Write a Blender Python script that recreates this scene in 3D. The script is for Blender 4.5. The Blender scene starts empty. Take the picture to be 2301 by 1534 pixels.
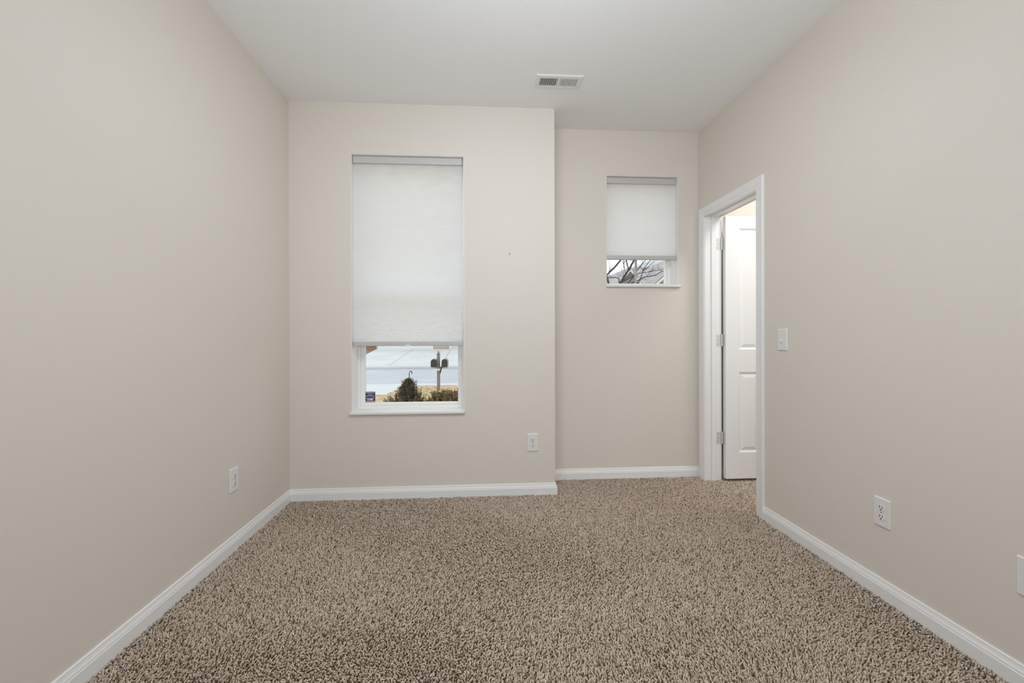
import bpy, bmesh, math, random
import numpy as np
from mathutils import Vector, Matrix

random.seed(7)
rng = np.random.default_rng(11)
scene = bpy.context.scene
COL = scene.collection

# ------------------------------------------------------------------ camera
F_PX, W_PX = 1000.0, 2301.0
YAW, PITCH, ROLL = 0.067635, -0.001703, 0.002607
CAM_Z = 1.14875
cam_data = bpy.data.cameras.new('camera')
cam_data.sensor_fit = 'HORIZONTAL'
cam_data.sensor_width = 36.0
cam_data.lens = 36.0 * F_PX / W_PX
cam_data.shift_y = -16.313 / W_PX
cam_data.clip_start = 0.02
cam_data.clip_end = 400
cam = bpy.data.objects.new('camera', cam_data)
COL.objects.link(cam)
fw = Vector((math.sin(YAW) * math.cos(PITCH), math.cos(YAW) * math.cos(PITCH), math.sin(PITCH)))
r0 = Vector((math.cos(YAW), -math.sin(YAW), 0))
u0 = r0.cross(fw)
rt = r0 * math.cos(ROLL) - u0 * math.sin(ROLL)
up = r0 * math.sin(ROLL) + u0 * math.cos(ROLL)
M = Matrix.Identity(4)
for i in range(3):
    M[i][0], M[i][1], M[i][2] = rt[i], up[i], -fw[i]
M[2][3] = CAM_Z
cam.matrix_world = M
scene.camera = cam

# ------------------------------------------------------------------ sky, lights, exposure
world = bpy.data.worlds.new('overcast_sky')
scene.world = world
world.use_nodes = True
bg = world.node_tree.nodes['Background']
bg.inputs['Color'].default_value = (0.92, 0.965, 1.0, 1)
bg.inputs['Strength'].default_value = 1.3

def area(name, loc, direction, sx, sy, power, color=(1, 1, 1), spread=180):
    d = bpy.data.lights.new(name, 'AREA')
    d.shape = 'RECTANGLE'
    d.size, d.size_y = sx, sy
    d.energy = power
    d.color = color
    d.spread = math.radians(spread)
    o = bpy.data.objects.new(name, d)
    COL.objects.link(o)
    o.location = loc
    o.rotation_euler = Vector(direction).to_track_quat('-Z', 'Z').to_euler()
    return o

FILL_TINT = (0.875, 0.945, 1.0)  # cool tint shared by the added fill lights
area('rear_left_fill', (-1.2, -1.0, 1.82), (1, 0.6, 0.05), 1.0, 1.6, 27, FILL_TINT)  # added fill behind the camera, no window there
area('rear_right_fill', (1.6, -1.0, 1.82), (-1, 0.6, 0.05), 1.0, 1.6, 16.5, FILL_TINT)  # added fill from the right rear, also without a window
area('overhead_fill_forward', (0.2, 1.3, 2.6), (0, 0.6, -1), 0.8, 0.4, 12, FILL_TINT, 150)  # added fill aimed at the far end, no lamp modelled
area('overhead_fill_down', (0.2, 1.5, 2.72), (0, 0, -1), 0.8, 0.8, 2.5, FILL_TINT)  # added downward fill for floor and side walls, no fixture here
area('overhead_fill_up', (0.2, 1.1, 1.95), (0, 0.5, 1), 0.7, 0.3, 7, FILL_TINT)  # added fill brightening the far ceiling from out of view
area('rear_fill_up', (0.2, -0.4, 1.6), (0, 1.0, 1), 2.2, 0.8, 16.5, FILL_TINT)  # unseen panel added to lift the ceiling and upper walls
area('next_room_fill', (2.1, 1.35, 1.75), (0, 1, 0), 0.4, 1.6, 6.0, (0.93, 0.965, 1.0))  # added panel lighting the open door evenly, no window behind it
area('next_room_ceiling_light', (2.4, 2.5, 2.71), (0, 0, -1), 0.5, 0.5, 17, (1.0, 0.975, 0.94))

scene.view_settings.view_transform = 'Standard'
scene.view_settings.look = 'None'
scene.view_settings.exposure = 0.0
scene.view_settings.gamma = 1.0
scene.view_settings.use_curve_mapping = False
scene.cycles.max_bounces = 16
scene.cycles.diffuse_bounces = 12
scene.cycles.transparent_max_bounces = 16
scene.cycles.caustics_reflective = False
scene.cycles.caustics_refractive = False

# ------------------------------------------------------------------ room dimensions (metres)
H = 2.74
XL, XR = -1.3103, 1.7184
YM, YA, XJ = 3.1296, 3.4350, 0.5169
YB = -2.5
WT = 0.24                       # exterior wall thickness
PT = 0.122                      # partition thickness
BH = 0.090                      # baseboard height
D0, D1, DH = 2.678, 3.325, 2.05  # doorway in the right wall (jamb faces, head)
W1 = (-0.897, -0.1225, 0.606, 2.386)
W2 = (0.976, 1.556, 1.524, 2.386)
HX = 3.5                        # far side of the next room
HY0 = 1.2

# ------------------------------------------------------------------ materials
def mat(name, color, rough=0.6, metal=0.0, spec=0.5):
    m = bpy.data.materials.new(name)
    m.use_nodes = True
    b = m.node_tree.nodes['Principled BSDF']
    b.inputs['Base Color'].default_value = (*color, 1)
    b.inputs['Roughness'].default_value = rough
    b.inputs['Metallic'].default_value = metal
    b.inputs['Specular IOR Level'].default_value = spec
    return m

def nodes(m):
    nt = m.node_tree
    return nt, nt.nodes, nt.links, nt.nodes['Principled BSDF']

def coords(N, L, kind='Object'):
    t = N.new('ShaderNodeTexCoord')
    return t.outputs[kind]

def add_bump(m, scale, strength, dist=0.002, detail=3.0, tex='noise'):
    nt, N, L, b = nodes(m)
    if tex == 'noise':
        n = N.new('ShaderNodeTexNoise')
        n.inputs['Detail'].default_value = detail
        out = n.outputs['Fac']
    else:
        n = N.new('ShaderNodeTexVoronoi')
        out = n.outputs['Distance']
    n.inputs['Scale'].default_value = scale
    L.new(coords(N, L), n.inputs['Vector'])
    bp = N.new('ShaderNodeBump')
    bp.inputs['Strength'].default_value = strength
    bp.inputs['Distance'].default_value = dist
    L.new(out, bp.inputs['Height'])
    L.new(bp.outputs['Normal'], b.inputs['Normal'])

def mottle(m, c1, c2, scale, detail=4.0, lo=0.35, hi=0.65, stretch=None):
    nt, N, L, b = nodes(m)
    n = N.new('ShaderNodeTexNoise')
    n.inputs['Scale'].default_value = scale
    n.inputs['Detail'].default_value = detail
    src = coords(N, L)
    if stretch:
        mp = N.new('ShaderNodeMapping')
        mp.inputs['Scale'].default_value = stretch
        L.new(src, mp.inputs['Vector'])
        src = mp.outputs['Vector']
    L.new(src, n.inputs['Vector'])
    r = N.new('ShaderNodeValToRGB')
    r.color_ramp.elements[0].position = lo
    r.color_ramp.elements[1].position = hi
    r.color_ramp.elements[0].color = (*c1, 1)
    r.color_ramp.elements[1].color = (*c2, 1)
    L.new(n.outputs['Fac'], r.inputs['Fac'])
    L.new(r.outputs['Color'], b.inputs['Base Color'])

m_wall = mat('beige_wall_paint', (0.722, 0.6745, 0.617), 0.75, spec=0.25)
add_bump(m_wall, 260, 0.12, 0.001, 2)
m_ceil = mat('white_ceiling_paint', (0.89, 0.895, 0.90), 0.9, spec=0.15)

def ceiling_texture(m):
    # knock-down brush texture: fans of shallow ridges
    nt, N, L, b = nodes(m)
    co = coords(N, L)
    n1 = N.new('ShaderNodeTexNoise'); n1.inputs['Scale'].default_value = 7; n1.inputs['Detail'].default_value = 2
    L.new(co, n1.inputs['Vector'])
    mx = N.new('ShaderNodeMix'); mx.data_type = 'RGBA'; mx.inputs['Factor'].default_value = 0.14
    L.new(co, mx.inputs[6]); L.new(n1.outputs['Color'], mx.inputs[7])
    w = N.new('ShaderNodeTexNoise'); w.inputs['Scale'].default_value = 26; w.inputs['Detail'].default_value = 5
    w.inputs['Distortion'].default_value = 2.2
    L.new(mx.outputs[2], w.inputs['Vector'])
    bp = N.new('ShaderNodeBump'); bp.inputs['Strength'].default_value = 0.22; bp.inputs['Distance'].default_value = 0.004
    L.new(w.outputs['Fac'], bp.inputs['Height']); L.new(bp.outputs['Normal'], b.inputs['Normal'])
ceiling_texture(m_ceil)

m_trim = mat('white_trim_paint', (0.84, 0.845, 0.85), 0.35)
m_vinyl = mat('white_vinyl', (0.86, 0.86, 0.86), 0.35)
m_reveal = mat('white_reveal_paint', (0.80, 0.79, 0.775), 0.6)
m_plate = mat('white_plastic_plate', (0.77, 0.765, 0.755), 0.35)
m_slot = mat('dark_slot', (0.03, 0.03, 0.03), 0.6)
m_rail = mat('shade_rail_plastic', (0.54, 0.535, 0.53), 0.5)
m_mull = mat('grey_mullion', (0.40, 0.40, 0.41), 0.5)
m_hinge = mat('satin_nickel', (0.72, 0.72, 0.72), 0.4, 0.25)
m_screw = mat('screw_metal', (0.5, 0.5, 0.5), 0.4, 0.8)
m_vent = mat('white_enamel', (0.80, 0.80, 0.795), 0.4)
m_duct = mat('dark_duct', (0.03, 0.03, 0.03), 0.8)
m_nail = mat('painted_nail', (0.36, 0.34, 0.32), 0.5)
m_plaster = mat('back_room_paint', (0.74, 0.705, 0.65), 0.8, spec=0.2)

def glass_material():
    m = bpy.data.materials.new('window_glass')
    m.use_nodes = True
    nt = m.node_tree
    for n in list(nt.nodes): nt.nodes.remove(n)
    out = nt.nodes.new('ShaderNodeOutputMaterial')
    tr = nt.nodes.new('ShaderNodeBsdfTransparent'); tr.inputs['Color'].default_value = (0.97, 0.985, 0.98, 1)
    gl = nt.nodes.new('ShaderNodeBsdfGlossy'); gl.inputs['Roughness'].default_value = 0.02
    mx = nt.nodes.new('ShaderNodeMixShader'); mx.inputs['Fac'].default_value = 0.035
    nt.links.new(tr.outputs[0], mx.inputs[1]); nt.links.new(gl.outputs[0], mx.inputs[2])
    nt.links.new(mx.outputs[0], out.inputs['Surface'])
    return m
m_glass = glass_material()

def fabric_material():
    m = bpy.data.materials.new('white_pleated_fabric')
    m.use_nodes = True
    nt = m.node_tree
    for n in list(nt.nodes): nt.nodes.remove(n)
    out = nt.nodes.new('ShaderNodeOutputMaterial')
    tc = nt.nodes.new('ShaderNodeTexCoord')
    mp = nt.nodes.new('ShaderNodeMapping'); mp.inputs['Scale'].default_value = (1.0, 1.0, 3.2)
    nz = nt.nodes.new('ShaderNodeTexNoise'); nz.inputs['Scale'].default_value = 16; nz.inputs['Detail'].default_value = 5
    nt.links.new(tc.outputs['Object'], mp.inputs['Vector']); nt.links.new(mp.outputs['Vector'], nz.inputs['Vector'])
    mr = nt.nodes.new('ShaderNodeMapRange')
    mr.inputs['From Min'].default_value = 0.3; mr.inputs['From Max'].default_value = 0.7
    mr.inputs['To Min'].default_value = 0.74; mr.inputs['To Max'].default_value = 0.95
    nt.links.new(nz.outputs['Fac'], mr.inputs['Value'])
    df = nt.nodes.new('ShaderNodeBsdfDiffuse'); df.inputs['Color'].default_value = (0.96, 0.965, 0.975, 1)
    tl = nt.nodes.new('ShaderNodeBsdfTranslucent'); tl.inputs['Color'].default_value = (0.975, 0.98, 0.99, 1)
    mx = nt.nodes.new('ShaderNodeMixShader')
    nt.links.new(mr.outputs['Result'], mx.inputs['Fac'])
    nt.links.new(df.outputs[0], mx.inputs[1]); nt.links.new(tl.outputs[0], mx.inputs[2])
    nt.links.new(mx.outputs[0], out.inputs['Surface'])
    return m
m_fabric = fabric_material()

def carpet_material():
    m = mat('brown_frieze_yarn', (0.3, 0.24, 0.19), 0.95, spec=0.1)
    nt, N, L, b = nodes(m)
    at = N.new('ShaderNodeAttribute'); at.attribute_name = 'tone'
    r = N.new('ShaderNodeValToRGB')
    e = r.color_ramp.elements
    e[0].position = 0.0; e[0].color = (0.20, 0.145, 0.10, 1)
    e[1].position = 1.0; e[1].color = (0.76, 0.65, 0.545, 1)
    k = r.color_ramp.elements.new(0.4); k.color = (0.565, 0.458, 0.365, 1)
    L.new(at.outputs['Fac'], r.inputs['Fac']); L.new(r.outputs['Color'], b.inputs['Base Color'])
    return m
m_carpet = carpet_material()
m_backing = mat('carpet_backing', (0.13, 0.095, 0.07), 0.95, spec=0.05)

m_conc = mat('pale_concrete', (0.70, 0.72, 0.72), 0.9, spec=0.2)
mottle(m_conc, (0.67, 0.69, 0.69), (0.74, 0.76, 0.76), 0.6)
m_joint_shade = mat('joint_and_gutter_shade', (0.42, 0.43, 0.44), 0.95, spec=0.1)  # grey of the real joints, also of the painted kerb shadow strip
m_street = mat('grey_street', (0.56, 0.58, 0.61), 0.9, spec=0.2)
mottle(m_street, (0.54, 0.56, 0.59), (0.60, 0.62, 0.65), 1.2)
m_lawn = mat('dry_lawn', (0.52, 0.42, 0.27), 1.0, spec=0.05)
mottle(m_lawn, (0.44, 0.31, 0.17), (0.80, 0.61, 0.38), 5, 6)
m_mulch = mat('brown_mulch', (0.30, 0.2, 0.13), 1.0, spec=0.05)
mottle(m_mulch, (0.13, 0.07, 0.045), (0.42, 0.27, 0.17), 3, 6)
m_post = mat('weathered_post', (0.25, 0.235, 0.22), 0.85)
mottle(m_post, (0.20, 0.19, 0.175), (0.31, 0.285, 0.265), 12, 3, stretch=(3, 3, 0.4))
m_black = mat('black_mailbox_metal', (0.035, 0.033, 0.033), 0.45)
m_boxside = mat('grey_mailbox_shell', (0.22, 0.22, 0.22), 0.4, 0.3)
m_white = mat('white_painted', (0.82, 0.82, 0.82), 0.6)
m_hook = mat('dark_iron', (0.06, 0.07, 0.07), 0.5, 0.4)
m_bark = mat('grey_bark', (0.045, 0.045, 0.045), 0.9)
m_yew = mat('dark_olive_needles', (0.18, 0.15, 0.075), 0.8)
m_box = mat('olive_brown_leaves', (0.31, 0.235, 0.115), 0.8)
m_stem = mat('brown_stem', (0.10, 0.07, 0.045), 0.9)
m_shingle = mat('pinkish_grey_shingle', (0.42, 0.38, 0.38), 0.95, spec=0.1)
mottle(m_shingle, (0.40, 0.365, 0.365), (0.62, 0.575, 0.575), 2.2, 8)
m_shingle2 = mat('pale_grey_shingle', (0.68, 0.70, 0.71), 0.95, spec=0.1)
m_gable = mat('taupe_siding', (0.22, 0.19, 0.18), 0.9)
mottle(m_gable, (0.16, 0.14, 0.14), (0.34, 0.29, 0.28), 2.2, 5)
m_brick = mat('tan_brick', (0.52, 0.40, 0.31), 0.9)
def brick(m):
    nt, N, L, b = nodes(m)
    t = N.new('ShaderNodeTexBrick')
    t.inputs['Scale'].default_value = 4.5
    t.inputs['Color1'].default_value = (0.50, 0.36, 0.28, 1)
    t.inputs['Color2'].default_value = (0.62, 0.50, 0.40, 1)
    t.inputs['Mortar'].default_value = (0.62, 0.60, 0.56, 1)
    mp = N.new('ShaderNodeMapping'); mp.inputs['Rotation'].default_value = (math.pi / 2, 0, 0)
    L.new(coords(N, L), mp.inputs['Vector']); L.new(mp.outputs['Vector'], t.inputs['Vector'])
    L.new(t.outputs['Color'], b.inputs['Base Color'])
brick(m_brick)
m_navy = mat('navy_sticker', (0.035, 0.034, 0.075), 0.5)
m_ink = mat('pale_sticker_print', (0.62, 0.60, 0.72), 0.5)
m_pink = mat('pale_red_sticker_band', (0.55, 0.38, 0.38), 0.5)
m_dkglass = mat('dark_house_glass', (0.12, 0.14, 0.16), 0.1)

# ------------------------------------------------------------------ helpers
class MB:
    """collects shapes; build() links them as one mesh object"""
    def __init__(self):
        self.v, self.f = [], []
    def add(self, vs, fs):
        o = len(self.v)
        self.v += [tuple(p) for p in vs]
        self.f += [tuple(i + o for i in q) for q in fs]
        return self
    def box(self, x0, x1, y0, y1, z0, z1):
        return self.add([(x0, y0, z0), (x1, y0, z0), (x1, y1, z0), (x0, y1, z0),
                         (x0, y0, z1), (x1, y0, z1), (x1, y1, z1), (x0, y1, z1)],
                        [(0, 3, 2, 1), (4, 5, 6, 7), (0, 1, 5, 4), (1, 2, 6, 5), (2, 3, 7, 6), (3, 0, 4, 7)])
    def prism(self, base, top):
        n = len(base)
        return self.add(list(base) + list(top),
                        [tuple(range(n - 1, -1, -1)), tuple(range(n, 2 * n))] +
                        [(i, (i + 1) % n, n + (i + 1) % n, n + i) for i in range(n)])
    def poly_xz(self, pts, y0, y1):
        return self.prism([(x, y0, z) for x, z in pts], [(x, y1, z) for x, z in pts])
    def poly_xy(self, pts, z0, z1):
        return self.prism([(x, y, z0) for x, y in pts], [(x, y, z1) for x, y in pts])
    def tube(self, pts, rads, n=8):
        pts = [Vector(p) for p in pts]
        rings = []
        for i, p in enumerate(pts):
            d = (pts[min(i + 1, len(pts) - 1)] - pts[max(i - 1, 0)]).normalized()
            a = d.cross(Vector((0, 0, 1)))
            if a.length < 0.05: a = d.cross(Vector((1, 0, 0)))
            a.normalize(); c = d.cross(a)
            r = rads[i] if isinstance(rads, (list, tuple)) else rads
            rings.append([p + (a * math.cos(2 * math.pi * k / n) + c * math.sin(2 * math.pi * k / n)) * r for k in range(n)])
        vs = [q for rg in rings for q in rg]
        fs = [(i * n + k, i * n + (k + 1) % n, (i + 1) * n + (k + 1) % n, (i + 1) * n + k)
              for i in range(len(pts) - 1) for k in range(n)]
        fs += [tuple(range(n - 1, -1, -1)), tuple(range((len(pts) - 1) * n, len(pts) * n))]
        return self.add(vs, fs)
    def disc(self, c, axis, r, h, n=16):
        c = Vector(c); a = Vector(axis).normalized()
        return self.tube([c, c + a * h], r, n)
    def build(self, name, m, parent=None, bevel=0.0, smooth=False, seg=2):
        me = bpy.data.meshes.new(name)
        me.from_pydata(self.v, [], self.f)
        bm = bmesh.new(); bm.from_mesh(me)
        bmesh.ops.recalc_face_normals(bm, faces=bm.faces)
        bm.to_mesh(me); bm.free()
        me.materials.append(m)
        o = bpy.data.objects.new(name, me)
        COL.objects.link(o)
        if parent is not None: o.parent = parent
        if bevel:
            b = o.modifiers.new('bevel', 'BEVEL'); b.width = bevel; b.segments = seg; b.limit_method = 'ANGLE'
        if smooth:
            for p in me.polygons: p.use_smooth = True
        return o

def empty(name, loc, rz=0.0):
    o = bpy.data.objects.new(name, None)
    o.empty_display_size = 0.05
    o.location = loc
    o.rotation_euler = (0, 0, rz)
    COL.objects.link(o)
    return o

def tag(o, label, cat, group=None, kind=None):
    o['label'] = label
    o['category'] = cat
    if group: o['group'] = group
    if kind: o['kind'] = kind
    return o

def struct(o, label, cat):
    return tag(o, label, cat, kind='structure')

# ------------------------------------------------------------------ room shell
b = MB().box(XL - 0.12, HX + 0.12, YB - 0.12, YA + WT, -0.12, 0.0)
struct(b.build('floor', m_backing), 'flat subfloor under the brown carpet', 'floor')
b = MB().box(XL - 0.12, HX + 0.12, YB - 0.12, YA + WT, H, H + 0.12)
struct(b.build('ceiling', m_ceil), 'plain white textured ceiling', 'ceiling')
b = MB().box(XL - 0.12, XL, YB - 0.12, YM + WT, 0, H)
struct(b.build('wall_left', m_wall), 'long beige wall at the left without windows or doors', 'wall')

def wall_with_hole(x0, x1, y0, y1, hole):
    a, c, z0, z1 = hole
    return (MB().box(x0, a, y0, y1, 0, H).box(c, x1, y0, y1, 0, H)
            .box(a, c, y0, y1, 0, z0).box(a, c, y0, y1, z1, H))
struct(wall_with_hole(XL, XJ, YM, YM + WT, W1).build('wall_front', m_wall),
       'beige end wall with the tall narrow window', 'wall')
b2 = MB().box(XJ - 0.12, XJ, YM + WT, YA + WT, 0, H)
struct(b2.build('wall_return', m_wall), 'short beige return where the end wall steps back', 'wall')
struct(wall_with_hole(XJ, XR + PT, YA, YA + WT, W2).build('wall_alcove', m_wall),
       'beige recessed wall with the small high window', 'wall')
b = (MB().box(XR, XR + PT, YB - 0.12, D0 - 0.018, 0, H).box(XR, XR + PT, D1 + 0.018, YA, 0, H)
     .box(XR, XR + PT, D0 - 0.018, D1 + 0.018, DH + 0.018, H))
struct(b.build('wall_right', m_wall), 'long beige wall at the right with the open doorway', 'wall')
b = MB().box(XL, XR, YB - 0.12, YB, 0, H)
struct(b.build('wall_back', m_plaster), 'beige wall behind the viewer', 'wall')
# the next room seen through the doorway
b = (MB().box(XR + PT, HX + 0.12, YA, YA + 0.12, 0, H).box(HX, HX + 0.12, HY0, YA, 0, H)
     .box(XR + PT, HX + 0.12, HY0 - 0.12, HY0, 0, H))
struct(b.build('wall_hall', m_plaster), 'lit cream wall of the next room seen above the open door', 'wall')

# ------------------------------------------------------------------ baseboards
PROF = [(0.0, 0.0), (0.0135, 0.0), (0.0135, 0.058), (0.0115, 0.0625), (0.0115, 0.067), (0.0085, 0.074),
        (0.0065, 0.082), (0.006, 0.088), (0.004, BH), (0.0, BH)]
def baseboard(name, p0, p1, n, m0, m1, label):
    """profile swept p0->p1; n points into the room; m0/m1 shift the ends along the run per unit of depth"""
    p0, p1, n = Vector(p0), Vector(p1), Vector(n)
    d = (p1 - p0).normalized()
    A = [p0 + n * x + d * (m0 * x) + Vector((0, 0, z)) for x, z in PROF]
    B = [p1 + n * x + d * (m1 * x) + Vector((0, 0, z)) for x, z in PROF]
    o = MB().prism(A, B).build(name, m_trim)
    return struct(o, label, 'baseboard')
baseboard('baseboard_left', (XL, YB, 0), (XL, YM, 0), (1, 0, 0), 0, -1, 'white moulded baseboard along the left wall')
baseboard('baseboard_front', (XL, YM, 0), (XJ, YM, 0), (0, -1, 0), 1, 1, 'white baseboard below the tall window')
baseboard('baseboard_return', (XJ, YM, 0), (XJ, YA, 0), (1, 0, 0), -1, -1, 'short white baseboard around the projecting wall corner')
baseboard('baseboard_alcove', (XJ, YA, 0), (XR, YA, 0), (0, -1, 0), 1, 0, 'white baseboard in the recess below the small window')
baseboard('baseboard_right', (XR, YB, 0), (XR, D0 - 0.075, 0), (-1, 0, 0), 0, 0, 'white moulded baseboard along the right wall')
baseboard('baseboard_hall', (XR + PT, YA, 0), (HX, YA, 0), (0, -1, 0), 0, 0, 'white baseboard behind the open door')

# ------------------------------------------------------------------ carpet
def carpet():
    h_base = 0.004
    regs = [(XL + 0.008, XR - 0.006, 0.95, YM - 0.008), (XJ + 0.008, XR - 0.004, YM - 0.008, YA - 0.008),
            (XR - 0.006, XR + PT, D0 + 0.004, D1 - 0.004), (XR + PT, 2.35, 2.55, YA - 0.02)]
    P = []
    for x0, x1, y0, y1 in regs:
        s = 0.0070
        nx, ny = max(1, int((x1 - x0) / s)), max(1, int((y1 - y0) / s))
        gx, gy = np.meshgrid(x0 + (np.arange(nx) + 0.5) * (x1 - x0) / nx, y0 + (np.arange(ny) + 0.5) * (y1 - y0) / ny)
        P.append(np.stack([gx.ravel(), gy.ravel()], 1))
    P = np.concatenate(P)
    n = len(P)
    P = P + rng.normal(0, 0.0021, P.shape)
    # slowly varying lie of the pile plus strong individual twist
    ph = 1.3 * np.sin(P[:, 0] * 3.1 + 1.7 * np.sin(P[:, 1] * 2.3)) + 1.1 * np.sin(P[:, 1] * 4.3 + P[:, 0] * 1.9)
    az = ph + rng.normal(0, 1.1, n)
    patch = np.sin(P[:, 0] * 5 + 2.1 * np.sin(P[:, 1] * 3.7)) * np.sin(P[:, 1] * 6.1 + 1.6 * np.sin(P[:, 0] * 4.2))
    lean = np.clip(rng.normal(0.72, 0.27, n) + 0.13 * patch, 0.1, 1.25)
    ln = rng.uniform(0.0095, 0.0135, n)
    rad = rng.uniform(0.0025, 0.0035, n)
    NS, NR = 4, 3
    NV = NS * NR + 1
    ca, sa, cl, sl = np.cos(az), np.sin(az), np.cos(lean), np.sin(lean)
    e1 = np.stack([-sa, ca, 0 * ca], 1)
    V = np.zeros((n, NV, 3), np.float32)
    for k, (tt, rr) in enumerate(((0.0, 0.8), (0.5, 1.0), (0.86, 0.82))):
        bend = lean * (0.55 + 0.55 * tt)                   # yarn curls over towards its tip
        cb, sb = np.cos(bend), np.sin(bend)
        c0 = np.stack([P[:, 0] + ca * np.sin(lean) * ln * tt ** 1.25, P[:, 1] + sa * np.sin(lean) * ln * tt ** 1.25, h_base + cl * ln * tt ** 0.85], 1)
        e2 = np.stack([cb * ca, cb * sa, -sb], 1)
        for j in range(NS):
            a = 2 * math.pi * j / NS + 0.6 * k
            V[:, k * NS + j, :] = c0 + (e1 * math.cos(a) + e2 * math.sin(a)) * (rad * rr)[:, None]
    V[:, -1, :] = np.stack([P[:, 0] + ca * sl * ln * 1.05, P[:, 1] + sa * sl * ln * 1.05, h_base + cl * ln * 1.04], 1)
    V[:, :, 2] = np.maximum(V[:, :, 2], 0.001)
    V[:, :, 0] = np.clip(V[:, :, 0], XL + 0.002, None)
    quads = [(k * NS + j, k * NS + (j + 1) % NS, (k + 1) * NS + (j + 1) % NS, (k + 1) * NS + j) for k in range(NR - 1) for j in range(NS)]
    tris = [((NR - 1) * NS + j, (NR - 1) * NS + (j + 1) % NS, NV - 1) for j in range(NS)]
    base = (np.arange(n) * NV)[:, None]
    loops_one = np.array([i for q in quads for i in q] + [i for q in tris for i in q])
    loops = (base + loops_one[None, :]).ravel()
    sizes_one = np.array([4] * len(quads) + [3] * len(tris))
    starts_one = np.concatenate([[0], np.cumsum(sizes_one)[:-1]])
    starts = ((np.arange(n) * len(loops_one))[:, None] + starts_one[None, :]).ravel()
    # woven backing under the pile, one quad per region and one behind the viewer
    back = regs + [(XL + 0.002, XR - 0.002, YB + 0.002, 0.95)]
    bv, bl = [], []
    nv = n * NV
    for x0, x1, y0, y1 in back:
        bl += [nv + len(bv) + i for i in range(4)]
        bv += [(x0, y0, 0.003), (x1, y0, 0.003), (x1, y1, 0.003), (x0, y1, 0.003)]
    allv = np.concatenate([V.reshape(-1, 3), np.array(bv, np.float32)])
    allloops = np.concatenate([loops, np.array(bl)]).astype(np.int32)
    allstarts = np.concatenate([starts, len(loops) + np.arange(len(back)) * 4]).astype(np.int32)
    me = bpy.data.meshes.new('carpet')
    me.vertices.add(len(allv)); me.vertices.foreach_set('co', allv.ravel())
    me.loops.add(len(allloops)); me.loops.foreach_set('vertex_index', allloops)
    me.polygons.add(len(allstarts)); me.polygons.foreach_set('loop_start', allstarts)
    me.polygons.foreach_set('use_smooth', np.ones(len(allstarts), bool))
    mi = np.zeros(len(allstarts), np.int32); mi[-len(back):] = 1
    me.polygons.foreach_set('material_index', mi)
    me.update(calc_edges=True)
    tone = np.clip(rng.normal(0.5, 0.27, n), 0, 1).astype(np.float32)
    at = me.attributes.new('tone', 'FLOAT', 'POINT')
    at.data.foreach_set('value', np.concatenate([np.repeat(tone, NV), np.full(len(bv), 0.3, np.float32)]))
    me.materials.append(m_carpet); me.materials.append(m_backing)
    o = bpy.data.objects.new('carpet', me)
    COL.objects.link(o)
    return o
tag(carpet(), 'brown twisted pile carpet covering the whole floor', 'carpet', kind='stuff')

# ------------------------------------------------------------------ windows
def liner(hole, y0, y1, parent, t=0.004):
    """painted reveal lining the opening: two sides and the head"""
    a, c, z0, z1 = hole
    bb = MB().box(a, a + t, y0, y1, z0, z1).box(c - t, c, y0, y1, z0, z1).box(a + t, c - t, y0 + 0.003, y1, z1 - 0.002, z1)
    return bb.build('reveal', m_reveal, parent)

def frame_ring(a, c, z0, z1, w, y0, y1, wb=None, wt=None):
    wb = w if wb is None else wb
    wt = w if wt is None else wt
    return (MB().box(a, a + w, y0, y1, z0, z1).box(c - w, c, y0, y1, z0, z1)
            .box(a + w, c - w, y0, y1, z0, z0 + wb).box(a + w, c - w, y0, y1, z1 - wt, z1))

FD = 0.145   # frame set back from the wall face
# window 1: tall single hung window
a, c, z0, z1 = W1
w1 = empty('window_1', (0, 0, 0))
struct(w1, 'tall single hung white vinyl window behind the long shade', 'window')
liner(W1, YM, YM + FD, w1)
frame_ring(a, c, z0, z1, 0.022, YM + FD, YM + FD + 0.075, 0.022).build('frame', m_vinyl, w1, 0.003)
mz = 1.43
s = frame_ring(a + 0.022, c - 0.022, z0 + 0.022, mz + 0.02, 0.031, YM + FD + 0.012, YM + FD + 0.04, 0.021, 0.045).build('lower_sash', m_vinyl, w1, 0.003)
MB().box(a + 0.05, c - 0.05, YM + FD + 0.022, YM + FD + 0.028, z0 + 0.04, mz - 0.02).build('pane', m_glass, s)
s = frame_ring(a + 0.022, c - 0.022, mz - 0.02, z1 - 0.022, 0.031, YM + FD + 0.042, YM + FD + 0.068, 0.045).build('upper_sash', m_vinyl, w1, 0.003)
MB().box(a + 0.05, c - 0.05, YM + FD + 0.052, YM + FD + 0.058, mz + 0.02, z1 - 0.05).build('pane', m_glass, s)
b = MB().box(a - 0.010, c + 0.004, YM - 0.020, YM, z0 - 0.014, z0 + 0.004).box(a, c, YM, YM + FD + 0.01, z0 - 0.014, z0 + 0.004)
b.build('sill', m_reveal, w1, 0.004)

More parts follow.
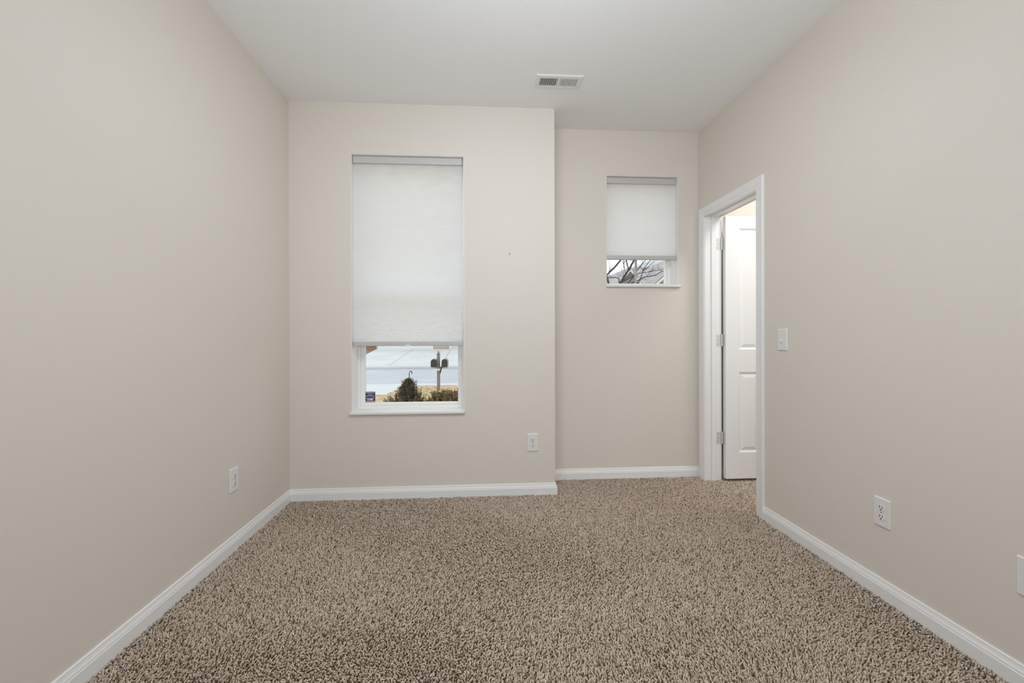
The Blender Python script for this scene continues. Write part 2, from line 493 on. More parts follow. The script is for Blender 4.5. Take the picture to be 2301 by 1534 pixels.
# window 2: small high window of two lights
a, c, z0, z1 = W2
w2 = empty('window_2', (0, 0, 0))
struct(w2, 'small high white vinyl window in the recess', 'window')
liner(W2, YA, YA + FD, w2)
b = frame_ring(a, c, z0, z1, 0.022, YA + FD, YA + FD + 0.07, 0.020)
b.build('frame', m_vinyl, w2, 0.003)
frame_ring(a + 0.022, c - 0.022, z0 + 0.020, z1 - 0.022, 0.018, YA + FD + 0.014, YA + FD + 0.05, 0.014).build('sash', m_vinyl, w2, 0.003)
xm = 0.5 * (a + c) + 0.008
MB().box(xm - 0.006, xm + 0.006, YA + FD + 0.018, YA + FD + 0.045, z0 + 0.03, z1 - 0.03).build('mullion', m_mull, w2, 0.002)
for x0, x1 in ((a + 0.035, xm - 0.005), (xm + 0.005, c - 0.035)):
    MB().box(x0, x1, YA + FD + 0.028, YA + FD + 0.034, z0 + 0.028, z1 - 0.03).build('pane', m_glass, w2)
b = MB().box(a - 0.004, c + 0.012, YA - 0.022, YA, z0 - 0.014, z0 + 0.006).box(a, c, YA, YA + FD + 0.01, z0 - 0.014, z0 + 0.006)
b.build('sill', m_reveal, w2, 0.005)

# ------------------------------------------------------------------ cellular shades
def shade(x0, x1, y, ztop, zbot, label, handle_x=None):
    t = empty('cellular_shade', ((x0 + x1) / 2, y, ztop))
    tag(t, label, 'window shade')
    ox, oz = (x0 + x1) / 2, ztop
    hr, br = 0.050, 0.031
    def bx(xa, xb, ya, yb, za, zb):
        return MB().box(xa - ox, xb - ox, ya - y, yb - y, za - oz, zb - oz)
    bx(x0, x1, y, y + 0.045, ztop - hr, ztop).build('headrail', m_rail, t, 0.004)
    bx(x0, x1, y, y + 0.036, zbot, zbot + br).build('bottom_rail', m_rail, t, 0.004)
    if handle_x is not None:
        bx(handle_x - 0.018, handle_x + 0.018, y - 0.008, y + 0.002, zbot - 0.003, zbot + 0.006).build('pull_tab', m_vinyl, t, 0.002)
    za, zb = zbot + br, ztop - hr
    n = int(round((zb - za) / 0.0188))
    # pleats: stretched nearly flat at the top, bunched at the bottom
    w = np.array([0.62 + 0.75 * min(1.0, (i / n) * 1.7) for i in range(n)])
    edges = za + np.concatenate([[0], np.cumsum(w)]) / w.sum() * (zb - za)
    ridge = []
    for i in range(n):
        amp = 0.0055 - 0.0049 * min(1.0, (i / n) * 2.6)
        e0, e1 = edges[i], edges[i + 1]
        ridge += [(e0, 0.0), (e0 + (e1 - e0) * 0.25, -amp * 0.8), (e0 + (e1 - e0) * 0.5, -amp), (e0 + (e1 - e0) * 0.75, -amp * 0.8)]
    ridge.append((edges[-1], 0.0))
    mb = MB()
    xa, xb = x0 + 0.003 - ox, x1 - 0.003 - ox
    for yc, sg in ((0.014, 1), (0.022, -1)):
        vs, fs = [], []
        for z, dy in ridge:
            vs += [(xa, yc + sg * dy, z - oz), (xb, yc + sg * dy, z - oz)]
        for i in range(len(ridge) - 1):
            fs.append((2 * i, 2 * i + 1, 2 * i + 3, 2 * i + 2))
        mb.add(vs, fs)
    o = mb.build('pleated_fabric', m_fabric, t)
    return t
shade(-0.890, -0.136, YM + 0.022, 2.383, 1.064, 'long white pleated shade in the tall window, lowered most of the way', -0.515)
shade(0.983, 1.551, YA + 0.024, 2.383, 1.734, 'short white pleated shade in the small high window')

# ------------------------------------------------------------------ door and its trim
CT, CW = 0.014, 0.070
x0 = XR - CT
cas = empty('trim_1', (0, 0, 0))
struct(cas, 'white moulded casing around the open doorway', 'door casing')
def casing_leg(ya, yb, z1, flip):
    """vertical board, thick at the outer edge, thin at the inner edge"""
    w = yb - ya
    prof = [(0, 0), (0, 0.008), (0.2, 0.0105), (0.32, 0.0085), (0.4, 0.0115), (0.85, CT), (0.97, CT), (1.0, 0.011), (1.0, 0)]
    out = []
    for u, t in prof:
        yy = yb - u * w if flip else ya + u * w
        out.append((XR - t, yy))
    return out
def leg(ya, yb, flip):
    pr = casing_leg(ya, yb, 0, flip)
    A = [(x, y, 0.0) for x, y in pr]
    inner = yb if flip else ya
    B = [(x, y, DH - 0.005 + abs(y - inner)) for x, y in pr]
    MB().prism(A, B).build('casing_leg', m_trim, cas)
leg(D0 - 0.005 - CW, D0 - 0.005, True)
leg(D1 + 0.005, D1 + 0.005 + CW, False)
prof = [(0, 0), (0, 0.008), (0.2, 0.0105), (0.32, 0.0085), (0.4, 0.0115), (0.85, CT), (0.97, CT), (1.0, 0.011), (1.0, 0)]
A = [(XR - t, D0 - 0.005 - u * CW, DH - 0.005 + u * CW) for u, t in prof]
B = [(XR - t, D1 + 0.005 + u * CW, DH - 0.005 + u * CW) for u, t in prof]
MB().prism(A, B).build('casing_head', m_trim, cas)
# casing on the far side of the wall
xo = XR + PT
(MB().box(xo, xo + 0.012, D0 - 0.075, D0 - 0.005, 0, DH + 0.065).box(xo, xo + 0.012, D1 + 0.005, D1 + 0.075, 0, DH + 0.065)
 .box(xo, xo + 0.012, D0 - 0.005, D1 + 0.005, DH - 0.005, DH + 0.065)).build('casing_far_side', m_trim, cas, 0.002)

door = empty('door_1', (0, 0, 0))
struct(door, 'white panelled door standing open into the next room', 'door')
(MB().box(XR, xo, D0 - 0.018, D0, 0, DH).box(XR, xo, D1, D1 + 0.018, 0, DH)
 .box(XR, xo, D0 - 0.018, D1 + 0.018, DH, DH + 0.018)).build('jamb', m_trim, door, 0.001)
SX0, SX1 = XR + 0.048, XR + 0.084
(MB().box(SX0, SX1, D0, D0 + 0.011, 0, DH).box(SX0, SX1, D1 - 0.011, D1, 0, DH)
 .box(SX0, SX1, D0 + 0.011, D1 - 0.011, DH - 0.011, DH)).build('stop', m_trim, door, 0.002)
# leaf: opened a quarter turn, four moulded panels
LX, LY0, LY1, LW = 1.861, 3.286, 3.321, 0.64
LZ0, LZ1 = 0.032, 2.042
mb = MB()
xs = [0, 0.105, 0.268, 0.372, 0.535, LW]
zs = [LZ0, 0.232, 0.848, 1.021, 1.950, LZ1]
for face_y, sg in ((LY0, 1), (LY1, -1)):
    for i in range(5):
        for k in range(5):
            xa, xb, za, zb = LX + xs[i], LX + xs[i + 1], zs[k], zs[k + 1]
            if i in (1, 3) and k in (1, 3):
                rings = []
                for ins, dep in ((0, 0), (0.014, 0.009), (0.018, 0.009), (0.042, 0.002)):
                    yy = face_y + sg * dep
                    rings.append([(xa + ins, yy, za + ins), (xb - ins, yy, za + ins), (xb - ins, yy, zb - ins), (xa + ins, yy, zb - ins)])
                vs = [p for r in rings for p in r]
                fs = [(r * 4 + q, r * 4 + (q + 1) % 4, r * 4 + 4 + (q + 1) % 4, r * 4 + 4 + q) for r in range(3) for q in range(4)]
                fs.append((12, 13, 14, 15))
                mb.add(vs, fs)
            else:
                mb.add([(xa, face_y, za), (xb, face_y, za), (xb, face_y, zb), (xa, face_y, zb)], [(0, 1, 2, 3)])
x1 = LX + LW
mb.add([(LX, LY0, LZ0), (LX, LY1, LZ0), (LX, LY1, LZ1), (LX, LY0, LZ1), (x1, LY0, LZ0), (x1, LY1, LZ0), (x1, LY1, LZ1), (x1, LY0, LZ1)],
       [(0, 1, 2, 3), (4, 7, 6, 5), (0, 4, 5, 1), (3, 2, 6, 7)])
leaf = mb.build('leaf', m_trim, door)
for zc in (1.838, 1.093, 0.340):
    hg = MB().box(1.803, 1.839, D1 - 0.0025, D1 + 0.0005, zc - 0.045, zc + 0.045).build('hinge', m_hinge, door, 0.001)
    hg['label'] = 'satin nickel butt hinge'
    MB().box(LX - 0.002, LX + 0.0005, LY0 + 0.003, LY1, zc - 0.045, zc + 0.045).build('hinge_plate', m_hinge, hg)
    MB().tube([(1.851, D1 - 0.003, zc - 0.046), (1.851, D1 - 0.003, zc + 0.046)], 0.0065, 12).build('knuckle', m_hinge, hg, smooth=False)
    for dz in (-0.03, 0, 0.03):
        MB().disc((1.815 + (0.008 if dz == 0 else 0), D1 - 0.0025, zc + dz), (0, -1, 0), 0.0035, 0.0012, 10).build('screw', m_screw, hg)

# ------------------------------------------------------------------ wall plates
# local frame: x = right on the wall seen from the room, y = into the wall, z = up
def plate_thing(name, loc, rz, label, cat, group=None, w=0.080, h=0.125):
    t = empty(name, loc, rz)
    tag(t, label, cat, group)
    th = 0.0065
    b = MB().add([(-w / 2, 0, -h / 2), (w / 2, 0, -h / 2), (w / 2, 0, h / 2), (-w / 2, 0, h / 2),
                  (-w / 2 + 0.003, -th, -h / 2 + 0.003), (w / 2 - 0.003, -th, -h / 2 + 0.003),
                  (w / 2 - 0.003, -th, h / 2 - 0.003), (-w / 2 + 0.003, -th, h / 2 - 0.003)],
                 [(0, 1, 2, 3), (4, 7, 6, 5), (0, 4, 5, 1), (1, 5, 6, 2), (2, 6, 7, 3), (3, 7, 4, 0)])
    b.build('cover_plate', m_plate, t, 0.002)
    return t, th

def receptacle_shape(cz, y0, y1):
    pts = []
    for k in range(40):
        a = 2 * math.pi * k / 40
        pts.append((0.0172 * math.cos(a), cz + max(-0.0142, min(0.0142, 0.0172 * math.sin(a)))))
    return MB().poly_xz(pts, y1, y0)

def outlet(loc, rz, label):
    t, th = plate_thing('wall_outlet', loc, rz, label, 'electrical outlet', 'duplex outlets on the walls')
    for cz in (0.0195, -0.0195):
        r = receptacle_shape(cz, -th + 0.001, -th - 0.0022).build('receptacle', m_plate, t, 0.0006)
        s = MB()
        y0, y1 = -th - 0.0030, -th - 0.0015
        s.box(-0.0078, -0.0052, y0, y1, cz + 0.000, cz + 0.0095)
        s.box(0.0052, 0.0078, y0, y1, cz + 0.001, cz + 0.0085)
        s.disc((0, y1, cz - 0.0068), (0, -1, 0), 0.0031, y1 - y0, 12)
        s.build('slots', m_slot, r)
    MB().disc((0, -th, 0), (0, -1, 0), 0.0034, 0.0012, 12).build('screw', m_screw, t)
    return t
outlet((0.356, YM, 0.3785), 0, 'white duplex outlet below and right of the tall window')
outlet((XL, 2.4425, 0.381), math.pi / 2, 'white duplex outlet low on the left wall')
outlet((XR, 1.8005, 0.375), -math.pi / 2, 'white duplex outlet low on the right wall nearer the doorway')

t, th = plate_thing('jack_plate', (XR, 1.279, 0.372), -math.pi / 2, 'white wall plate cut by the right edge of the photo', 'wall plate')
MB().disc((0, -th, 0), (0, -1, 0), 0.006, 0.002, 12).build('jack_collar', m_plate, t)
for zz in (-0.042, 0.042): MB().disc((0, -th, zz), (0, -1, 0), 0.0034, 0.0012, 12).build('screw', m_plate, t)

t, th = plate_thing('light_switch', (XR, 2.4345, 1.109), -math.pi / 2, 'white toggle light switch beside the doorway', 'light switch')
MB().box(-0.0075, 0.0075, -th - 0.001, -th + 0.001, -0.0155, 0.0155).build('toggle_frame', m_plate, t, 0.0005)
b = MB().add([(-0.0045, -th, -0.008), (0.0045, -th, -0.008), (0.0045, -th, 0.008), (-0.0045, -th, 0.008),
              (-0.0038, -th - 0.012, -0.012), (0.0038, -th - 0.012, -0.012), (0.0038, -th - 0.010, -0.002), (-0.0038, -th - 0.010, -0.002)],
             [(0, 1, 2, 3), (4, 7, 6, 5), (0, 4, 5, 1), (1, 5, 6, 2), (2, 6, 7, 3), (3, 7, 4, 0)])
b.build('toggle', m_plate, t, 0.001)
for zz in (-0.030, 0.030): MB().disc((0, -th, zz), (0, -1, 0), 0.0034, 0.0012, 12).build('screw', m_plate, t)

# nail left in the end wall
o = MB().tube([(0.196, YM + 0.006, 1.710), (0.196, YM - 0.010, 1.712), (0.196, YM - 0.0105, 1.712), (0.196, YM - 0.012, 1.712)],
              [0.0016, 0.0016, 0.0042, 0.0042], 10).build('nail', m_nail)
tag(o, 'small bare nail in the end wall right of the tall window', 'nail')

# ------------------------------------------------------------------ ceiling register
VX0, VX1, VY0, VY1 = 0.338, 0.636, 2.712, 2.862
GX0, GX1, GY0, GY1 = 0.366, 0.606, 2.745, 2.832
v = empty('ceiling_register', ((VX0 + VX1) / 2, (VY0 + VY1) / 2, H))
tag(v, 'white metal air register with slanted louvres on the ceiling', 'air vent')
ox, oy = v.location.x, v.location.y
b = MB()
zt, zf = 0.0, -0.008
ring_o = [(VX0, VY0), (VX1, VY0), (VX1, VY1), (VX0, VY1)]
ring_m = [(VX0 + 0.008, VY0 + 0.008), (VX1 - 0.008, VY0 + 0.008), (VX1 - 0.008, VY1 - 0.008), (VX0 + 0.008, VY1 - 0.008)]
ring_i = [(GX0, GY0), (GX1, GY0), (GX1, GY1), (GX0, GY1)]
vs = [(x - ox, y - oy, zt) for x, y in ring_o] + [(x - ox, y - oy, zf) for x, y in ring_m] + \
     [(x - ox, y - oy, zf) for x, y in ring_i] + [(x - ox, y - oy, zt) for x, y in ring_i]
fs = [(r * 4 + q, r * 4 + (q + 1) % 4, r * 4 + 4 + (q + 1) % 4, r * 4 + 4 + q) for r in range(3) for q in range(4)]
b.add(vs, fs)
xc = 0.5 * (GX0 + GX1)
b.box(xc - 0.007 - ox, xc + 0.007 - ox, GY0 - oy, GY1 - oy, zf, -0.001)
b.build('flange', m_vent, v)
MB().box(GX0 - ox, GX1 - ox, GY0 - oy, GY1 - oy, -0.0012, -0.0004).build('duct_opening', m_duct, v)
n = 10
for bank, (xa, xb, sg) in enumerate(((GX0, xc - 0.007, 1), (xc + 0.007, GX1, -1))):
    p = (xb - xa) / n
    for k in range(n):
        cx = xa + (k + 0.5) * p - ox
        hw = 0.0036 if bank == 0 else 0.0031
        A = [(cx - sg * hw - 0.0007, GY0 - oy, -0.0085), (cx - sg * hw + 0.0007, GY0 - oy, -0.0085),
             (cx + sg * hw + 0.0007, GY0 - oy, -0.0014), (cx + sg * hw - 0.0007, GY0 - oy, -0.0014)]
        MB().prism(A, [(x, GY1 - oy, z) for x, y, z in A]).build('louvre', m_vent, v)
for sx in (VX0 + 0.014, VX1 - 0.014):
    MB().disc((sx - ox, 0, zf), (0, 0, -1), 0.0045, 0.0012, 12).build('screw', m_vent, v)

# ------------------------------------------------------------------ sticker on the tall window's glass
GYI = YM + FD + 0.022
st = empty('window_sticker', (-0.812, GYI, 0.650))
tag(st, 'small navy sticker with pale print in the lower left corner of the glass', 'sticker')
MB().box(-0.037, 0.037, -0.0006, 0, 0.0, 0.078).build('backing', m_navy, st)
MB().box(-0.037, 0.037, -0.0008, -0.0006, 0.0, 0.010).build('bottom_band', m_pink, st)
b = MB()
y0, y1 = -0.0009, -0.0006
b.box(-0.033, 0.031, y0, y1, 0.0685, 0.0725)
b.box(-0.014, -0.004, y0, y1, 0.0575, 0.0610).box(-0.002, 0.006, y0, y1, 0.0575, 0.0610).box(0.008, 0.016, y0, y1, 0.0575, 0.0610)
for xa, xb in ((-0.028, -0.016), (-0.014, -0.005), (-0.003, 0.009), (0.011, 0.028)):
    b.box(xa, xb, y0, y1, 0.0465, 0.0510)
b.poly_xz([(-0.030, 0.0335), (-0.012, 0.0325), (0.006, 0.0315), (0.030, 0.0375), (0.030, 0.034), (0.006, 0.0275), (-0.012, 0.0285), (-0.030, 0.030)], y0, y1)
b.poly_xz([(-0.020, 0.0245), (-0.006, 0.0225), (0.006, 0.026), (0.024, 0.0255), (0.022, 0.0165), (0.008, 0.0155), (-0.004, 0.0165), (-0.020, 0.0155)], y0, y1)
b.build('print', m_ink, st)

# ------------------------------------------------------------------ outdoors
G = -0.60
def flat(name, pts, z0, z1, m, label, cat):
    return struct(MB().poly_xy(pts, z0, z1).build(name, m), label, cat)
flat('lawn', [(-30, YA + WT + 0.02), (30, YA + WT + 0.02), (30, 15.2), (-30, 15.2)], G - 0.2, G, m_lawn, 'dry tan lawn below the tall window', 'lawn')
flat('kerb_strip', [(-30, 15.2), (30, 15.2), (30, 15.75), (-30, 15.75)], G - 0.2, G + 0.005, m_conc, 'pale concrete kerb on the near side of the street', 'kerb')
ap = [(-8.0, 12.95), (-2.75, 12.95)]
for k in range(9):
    a_ = k / 8
    ap.append((-2.75 + 0.65 * a_ ** 2.2, 12.95 + 2.25 * a_))
ap += [(-8.0, 15.2)]
flat('walkway', ap, G - 0.1, G + 0.012, m_conc, 'pale concrete apron at the lower left of the tall window view', 'pavement')
flat('street', [(-40, 15.75), (40, 15.75), (40, 23.4), (-40, 23.4)], G - 0.25, G - 0.07, m_street, 'plain grey street between the two kerbs', 'street')
flat('far_kerb', [(-40, 23.4), (40, 23.4), (40, 23.75), (-40, 23.75)], G - 0.2, G + 0.04, m_conc, 'pale kerb on the far side of the street', 'kerb')
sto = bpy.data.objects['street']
MB().poly_xy([(-40, 23.15), (40, 23.15), (40, 23.395), (-40, 23.395)], G - 0.08, G - 0.062).build('gutter_shade', m_joint_shade, sto)  # dark strip painted in for the shadow line along the far kerb
# sloping driveway and yard opposite
def slope_z(y): return -0.56 + (y - 23.75) * (0.60 / 8.25)
def ramp(name, xs0, xs1, m, label, cat, lift=0.0, y0=23.75, y1=32.0):
    A = [(xs0[0], y0, slope_z(y0) + lift), (xs0[1], y0, slope_z(y0) + lift), (xs1[1], y1, slope_z(y1) + lift), (xs1[0], y1, slope_z(y1) + lift)]
    o = MB().prism([(x, y, z - 0.3) for x, y, z in A], A).build(name, m)
    return struct(o, label, cat)
dv = ramp('driveway', (-5.4 - 1.9, 3.0), (-7.45, 3.0), m_conc, 'wide pale concrete driveway rising to the house opposite', 'driveway', 0.012)
for p0, p1 in (((-4.92, 23.8), (-4.86, 31.9)), ((-2.17, 23.8), (-2.19, 31.9))):
    A = [(p0[0] - 0.02, p0[1], slope_z(p0[1]) + 0.010), (p0[0] + 0.02, p0[1], slope_z(p0[1]) + 0.010),
         (p1[0] + 0.02, p1[1], slope_z(p1[1]) + 0.010), (p1[0] - 0.02, p1[1], slope_z(p1[1]) + 0.010)]
    MB().prism(A, [(x, y, z + 0.006) for x, y, z in A]).build('joint', m_joint_shade, dv)
ramp('mulch_bed', (-30, -7.30), (-30, -7.45), m_mulch, 'brown mulch bed beside the driveway opposite', 'mulch bed')
ramp('bank', (-30, -7.46), (-30, -7.46), m_mulch, 'brown planted bank left of the house opposite', 'bank', 0.0, 32.0, 40.0)
ramp('yard', (3.0, 40), (3.0, 40), m_lawn, 'dry yard right of the driveway opposite', 'yard')

# twin mailboxes on one post
mbx = empty('mailbox_post', (-1.351, 14.0, G))
tag(mbx, 'weathered post carrying two black mailboxes by the street', 'mailbox')
MB().box(-0.046, 0.046, -0.046, 0.046, 0, 1.10).build('post', m_post, mbx, 0.006)
b = MB().prism([(-0.055, -0.055, 1.10), (0.055, -0.055, 1.10), (0.055, 0.055, 1.10), (-0.055, 0.055, 1.10)],
               [(-0.050, -0.050, 1.13), (0.050, -0.050, 1.13), (0.050, 0.050, 1.13), (-0.050, 0.050, 1.13)])
b.prism([(-0.036, -0.036, 1.13), (0.036, -0.036, 1.13), (0.036, 0.036, 1.13), (-0.036, 0.036, 1.13)],
        [(-0.005, -0.005, 1.225), (0.005, -0.005, 1.225), (0.005, 0.005, 1.225), (-0.005, 0.005, 1.225)])
b.build('finial', m_post, mbx)
MB().box(-0.24, 0.30, 0.05, 0.13, 0.665, 0.715).build('crossarm', m_white, mbx, 0.004)
MB().box(-0.05, 0.05, -0.075, -0.046, 0.60, 0.665).build('bracket', m_white, mbx, 0.004)
MB().prism([(0.03, -0.03, 0.50), (0.06, -0.03, 0.50), (0.06, 0.03, 0.50), (0.03, 0.03, 0.50)],
           [(0.075, -0.03, 0.715), (0.115, -0.03, 0.715), (0.115, 0.03, 0.715), (0.075, 0.03, 0.715)]).build('brace', m_bark, mbx)
for cx_ in (-0.134, 0.196):
    pts = [(-0.09, 0), (0.09, 0), (0.09, 0.155)] + [(0.09 * math.cos(math.pi * k / 12), 0.155 + 0.092 * math.sin(math.pi * k / 12)) for k in range(1, 12)] + [(-0.09, 0.155)]
    s = MB().poly_xz([(x + cx_, z + 0.717) for x, z in pts], -0.16, 0.32).build('box_shell', m_boxside, mbx)
    MB().poly_xz([(x * 0.98 + cx_, z * 0.98 + 0.720) for x, z in pts], -0.172, -0.16).build('box_door', m_black, s)

# shepherd's hook behind the shrub
hk = [(0, 0, 0), (0, 0, 1.18)] + [(0.020 - 0.020 * math.cos(math.pi * k / 8), 0, 1.18 + 0.03 * math.sin(math.pi * k / 8)) for k in range(1, 8)] + [(0.04, 0, 1.17)]
o = MB().tube(hk, 0.006, 8).build('garden_hook', m_hook)
o.location = (-1.045, 6.5, G)
tag(o, "dark metal shepherd's hook rising behind the pointed shrub", 'garden hook')

# shrubs under the tall window
def shrub(name, cx, cy, rx, ry, ztop, label, group, m_leaf, pointed, nsprig, nl, leaf, stick):
    t = empty(name, (cx, cy, G))
    tag(t, label, 'shrub', group)
    top = ztop - G
    lv, lf = [], []
    stems = MB()
    for k in range(5):
        a = 2 * math.pi * k / 5 + random.random()
        stems.tube([(0, 0, 0), (0.3 * rx * math.cos(a), 0.3 * ry * math.sin(a), top * 0.45), (0.55 * rx * math.cos(a), 0.55 * ry * math.sin(a), top * 0.8)], [0.014, 0.010, 0.004], 5)
    for k in range(nsprig):
        a = random.uniform(0, 2 * math.pi)
        h = random.uniform(0.55, 1.0) if random.random() < 0.8 else random.uniform(0.1, 0.6)
        q = (1 - h) ** 1.15 if pointed else (1 - max(0.0, h - 0.72) / 0.28 * 0.45)
        rr = q * random.uniform(0.15, 1.0) ** 0.6
        base = Vector((rx * rr * math.cos(a), ry * rr * math.sin(a), top * h * 0.93))
        out = Vector((math.cos(a) * (0.75 if pointed else 0.4), math.sin(a) * (0.75 if pointed else 0.4), random.uniform(0.5, 1.3)))
        if pointed and k % 16 == 0:
            h = random.uniform(0.86, 0.97); base = Vector((random.gauss(0, 0.03), random.gauss(0, 0.03), top * h * 0.93))
        if pointed and h > 0.86: out = Vector((random.uniform(-.3, .3), random.uniform(-.3, .3), 1))
        out.normalize()
        L_ = random.uniform(0.6, 1.0) * stick
        tip = base + out * L_
        if tip.z > top: tip.z = top - random.uniform(0, 0.02)
        stems.tube([base - out * 0.05, tip], [0.0022, 0.0012], 4)
        side = out.cross(Vector((random.uniform(-1, 1), random.uniform(-1, 1), random.uniform(-1, 1)))).normalized()
        for j in range(nl):
            tt = (j + 0.5) / nl
            p = base.lerp(tip, tt)
            ang = j * 2.4
            s2 = Matrix.Rotation(ang, 3, out) @ side
            d = (s2 * 0.8 + out * 0.75).normalized()
            ll = leaf[0] * random.uniform(0.7, 1.15)
            wv = d.cross(out).normalized() * leaf[1] * 0.5
            o_ = len(lv)
            lv += [p, p + d * ll * 0.5 + wv, p + d * ll, p + d * ll * 0.5 - wv]
            lf.append((o_, o_ + 1, o_ + 2, o_ + 3))
    mbl = MB(); mbl.v = [tuple(p) for p in lv]; mbl.f = lf
    mbl.build('foliage', m_leaf, t)
    stems.build('stems', m_stem, t)
    return t
shrub('yew_shrub', -0.765, 4.70, 1.50, 0.60, 0.680, 'pointed dark green shrub below the tall window', None, m_yew, True, 1300, 24, (0.026, 0.007), 0.13)
shrub('clipped_hedge', -0.28, 5.55, 0.56, 0.32, 0.452, 'low clipped brownish hedge right of the pointed shrub', None, m_box, False, 2400, 14, (0.024, 0.014), 0.08)

# bare tree outside the small window
tree = empty('bare_tree', (2.62, 9.0, G))
tag(tree, 'leafless dark tree in front of the roofs outside the small window', 'tree')
tx, ty, tz = tree.location
def br(mb, pts, r0_, r1_, n=7):
    P_ = [(x - tx, y - ty, z - tz) for x, y, z in pts]
    k = len(P_)
    mb.tube(P_, [r0_ + (r1_ - r0_) * i / (k - 1) for i in range(k)], n)
trunk = MB()
br(trunk, [(2.62, 9.0, G), (2.66, 9.0, 0.5), (2.73, 9.0, 1.5), (2.84, 9.0, 2.15), (2.94, 9.0, 2.32), (3.03, 9.0, 2.47)], 0.055, 0.018, 10)
trunk.build('trunk', m_bark, tree, smooth=True)
limbs = [
    ([(3.03, 9.0, 2.44), (3.00, 9.0, 2.55), (2.975, 9.02, 2.68), (2.93, 9.1, 3.1), (2.80, 9.2, 3.7)], 0.014, 0.007),
    ([(3.03, 9.0, 2.44), (3.08, 9.0, 2.55), (3.145, 8.98, 2.67), (3.35, 8.9, 3.1), (3.6, 8.8, 3.6)], 0.023, 0.010),
    ([(2.73, 9.0, 1.5), (2.66, 8.95, 1.9), (2.53, 8.9, 2.32), (2.60, 8.88, 2.40), (2.68, 8.88, 2.47), (2.76, 8.85, 2.57), (2.84, 8.82, 2.67), (3.0, 8.8, 2.95), (3.2, 8.7, 3.5)], 0.025, 0.012),
    ([(2.80, 9.0, 1.9), (3.08, 9.02, 2.25), (3.21, 9.05, 2.44), (3.30, 9.05, 2.55), (3.41, 9.05, 2.68), (3.6, 9.1, 3.0)], 0.013, 0.007),
    ([(2.77, 9.0, 1.75), (3.15, 9.1, 2.13), (3.28, 9.1, 2.21), (3.33, 9.12, 2.32), (3.37, 9.12, 2.46), (3.46, 9.14, 2.58), (3.54, 9.15, 2.68), (3.7, 9.2, 2.9)], 0.012, 0.006),
    ([(2.80, 9.0, 1.9), (3.05, 8.9, 2.17), (3.22, 8.9, 2.24), (3.33, 8.9, 2.30), (3.44, 8.88, 2.31), (3.53, 8.86, 2.33), (3.66, 8.84, 2.40), (3.82, 8.8, 2.48), (4.2, 8.7, 2.6)], 0.014, 0.006),
    ([(2.83, 9.0, 2.1), (2.82, 9.0, 2.27), (2.75, 9.02, 2.30), (2.60, 9.05, 2.29), (2.3, 9.1, 2.34)], 0.012, 0.006),
    ([(2.88, 9.0, 2.2), (3.10, 8.95, 2.32), (3.24, 8.95, 2.38), (3.4, 8.9, 2.40), (3.6, 8.85, 2.43), (3.9, 8.8, 2.52)], 0.009, 0.004),
    ([(2.79, 9.0, 1.8), (2.86, 9.0, 2.18), (2.96, 9.0, 2.35), (2.93, 9.0, 2.5), (2.92, 9.0, 2.68), (2.9, 9.0, 2.9)], 0.012, 0.005),
]
branches = []
for pts, ra, rb in limbs:
    m_ = MB(); br(m_, pts, ra, rb, 7); branches.append(m_.build('branch', m_bark, tree, smooth=True))
for pts, ra, rb in limbs:
    for k in range(7):
        i = random.randrange(1, len(pts) - 1)
        p0 = Vector(pts[i]).lerp(Vector(pts[i + 1]), random.random())
        d = Vector((random.uniform(-1, 1), random.uniform(-0.5, 0.5), random.uniform(0.1, 1))).normalized()
        L_ = random.uniform(0.12, 0.4)
        p1 = p0 + d * L_ * 0.5 + Vector((random.uniform(-.03, .03), 0, random.uniform(-.02, .05)))
        p2 = p1 + d * L_ * 0.5 + Vector((random.uniform(-.05, .05), 0, random.uniform(-.02, .08)))
        tw = MB()
        br(tw, [tuple(p0), tuple(p1), tuple(p2)], 0.0045, 0.0015, 4)
        tw.build('twig', m_bark, branches[limbs.index((pts, ra, rb))])

# house opposite
hs = empty('house', (0, 32.0, 0.04))
tag(hs, 'house across the street with white garage door and steep gables', 'house')
def hbox(x0, x1, y0, y1, z0, z1): return MB().box(x0, x1, y0 - 32, y1 - 32, z0 - 0.04, z1 - 0.04)
wl = hbox(-7.45, -1.2, 32.05, 41, -0.5, 2.9)
wl.box(-1.2, 8.2, 1.2, 9, -0.5, 2.9).box(8.2, 19.0, 0.2, 9, -0.5, 2.9)
wl.build('wall', m_brick, hs)
gd = hbox(-7.36, -3.45, 31.99, 32.05, 0.02, 2.25)
gd.build('garage_door', m_white, hs)
gl_ = MB()
for zz in (0.55, 1.1, 1.65): gl_.box(-7.36, -3.45, -0.014, -0.008, zz, zz + 0.02)
gl_.build('panel_line', m_joint_shade, hs)
MB().box(-2.32, -2.18, -0.12, 0.04, -0.02, 2.9).build('porch_post', m_white, hs)
MB().box(-2.18, -1.2, -0.02, 0.04, -0.02, 2.4).build('entry_wall', m_shingle2, hs)
MB().box(1.0, 3.0, 1.15, 1.21, 0.8, 2.3).build('window', m_dkglass, hs)
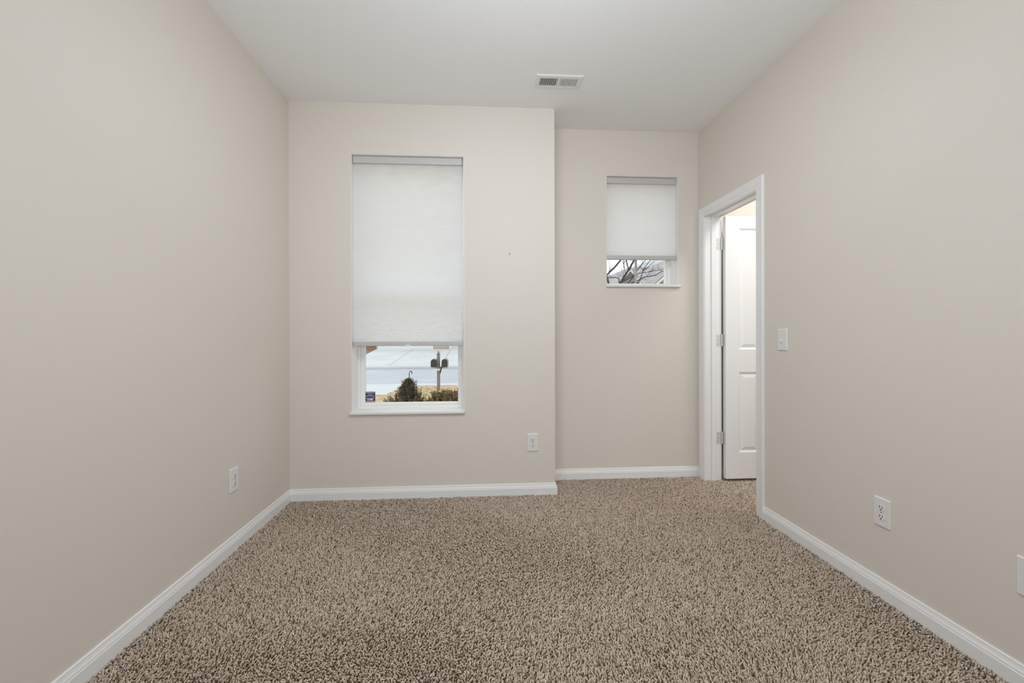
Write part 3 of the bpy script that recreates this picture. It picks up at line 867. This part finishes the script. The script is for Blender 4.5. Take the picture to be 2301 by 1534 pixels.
# garage roof (low hip) and main roof
def hpoly(verts, faces): return MB().add([(x, y - 32, z - 0.04) for x, y, z in verts], faces)
hpoly([(-7.9, 31.6, 2.85), (-0.8, 31.6, 2.85), (-0.8, 41, 2.85), (-7.9, 41, 2.85), (-4.4, 35, 4.3), (-4.4, 38, 4.3)],
      [(0, 1, 4), (1, 2, 5, 4), (2, 3, 5), (3, 0, 4, 5), (0, 3, 2, 1)]).build('roof', m_shingle, hs)
hpoly([(8.0, 31.9, 2.85), (19.6, 31.9, 2.85), (19.6, 44, 2.85), (8.0, 44, 2.85), (12.9, 37.0, 6.76), (15.4, 37.0, 6.76), (15.4, 39, 6.76), (12.9, 39, 6.76)],
      [(0, 1, 5, 4), (1, 2, 6, 5), (2, 3, 7, 6), (3, 0, 4, 7), (4, 5, 6, 7), (0, 3, 2, 1)]).build('roof', m_shingle, hs)
hpoly([(-1.4, 32.8, 2.85), (9.5, 32.8, 2.85), (9.5, 41.5, 2.85), (-1.4, 41.5, 2.85), (-1.4, 37, 4.6), (9.5, 37, 4.6)],
      [(0, 1, 5, 4), (2, 3, 4, 5), (1, 2, 5), (3, 0, 4), (0, 3, 2, 1)]).build('roof', m_shingle, hs)
def gable(xa, za, slope, half, y0, yb, mside):
    zb = za - slope * half
    g = hpoly([(xa - half, y0, zb), (xa + half, y0, zb), (xa, y0, za), (xa - half, yb, zb), (xa + half, yb, zb), (xa, yb, za)],
              [(0, 1, 2), (3, 5, 4), (0, 2, 5, 3), (1, 4, 5, 2), (0, 3, 4, 1)])
    o = g.build('gable', mside, hs)
    t = 0.16
    r = MB()
    for sg in (-1, 1):
        e = (xa + sg * (half + 0.15), zb - slope * 0.15)
        pts = [(xa, za + t * 0.9), e, (e[0], e[1] - t * 1.3), (xa, za - t * 0.4)]
        r.poly_xz([(x, z - 0.04) for x, z in pts], y0 - 32 - 0.12, y0 - 32 - 0.02)
    r.build('rake_board', m_white, o)
    rr = MB()
    for sg in (-1, 1):
        e = (xa + sg * (half + 0.2), zb - slope * 0.2)
        pts = [(xa, za + 0.24), (xa, za + 0.14), (e[0], e[1] + 0.14 - 0.1), e]
        rr.poly_xz([(x, z - 0.04) for x, z in pts], y0 - 32 - 0.15, yb - 32)
    rr.build('gable_roof', m_shingle, o)
gable(10.75, 5.72, 1.25, 2.2, 31.7, 38, m_gable)
gable(15.45, 7.05, 0.80, 3.9, 31.4, 39, m_gable)

# pale roof of a second house beyond
h2 = empty('house', (22, 52.0, 0.5))
tag(h2, 'paler house further back with a light grey roof', 'house')
MB().box(-12, 10, 0, 9, -1.0, 5.6).build('wall', m_white, h2)
MB().add([(-12.6, -0.5, 5.5), (10.6, -0.5, 5.5), (10.6, 9.5, 5.5), (-12.6, 9.5, 5.5), (-3.0, 4.5, 7.6), (3.0, 4.5, 11.2)],
         [(0, 1, 5, 4), (1, 2, 5), (2, 3, 4, 5), (3, 0, 4), (0, 3, 2, 1)]).build('roof', m_shingle2, h2)
# ground beyond the street
b = MB().box(-80, 80, 32.0, 110, -1.2, -0.02)
struct(b.build('far_ground', m_lawn), 'flat ground behind the houses opposite', 'ground')
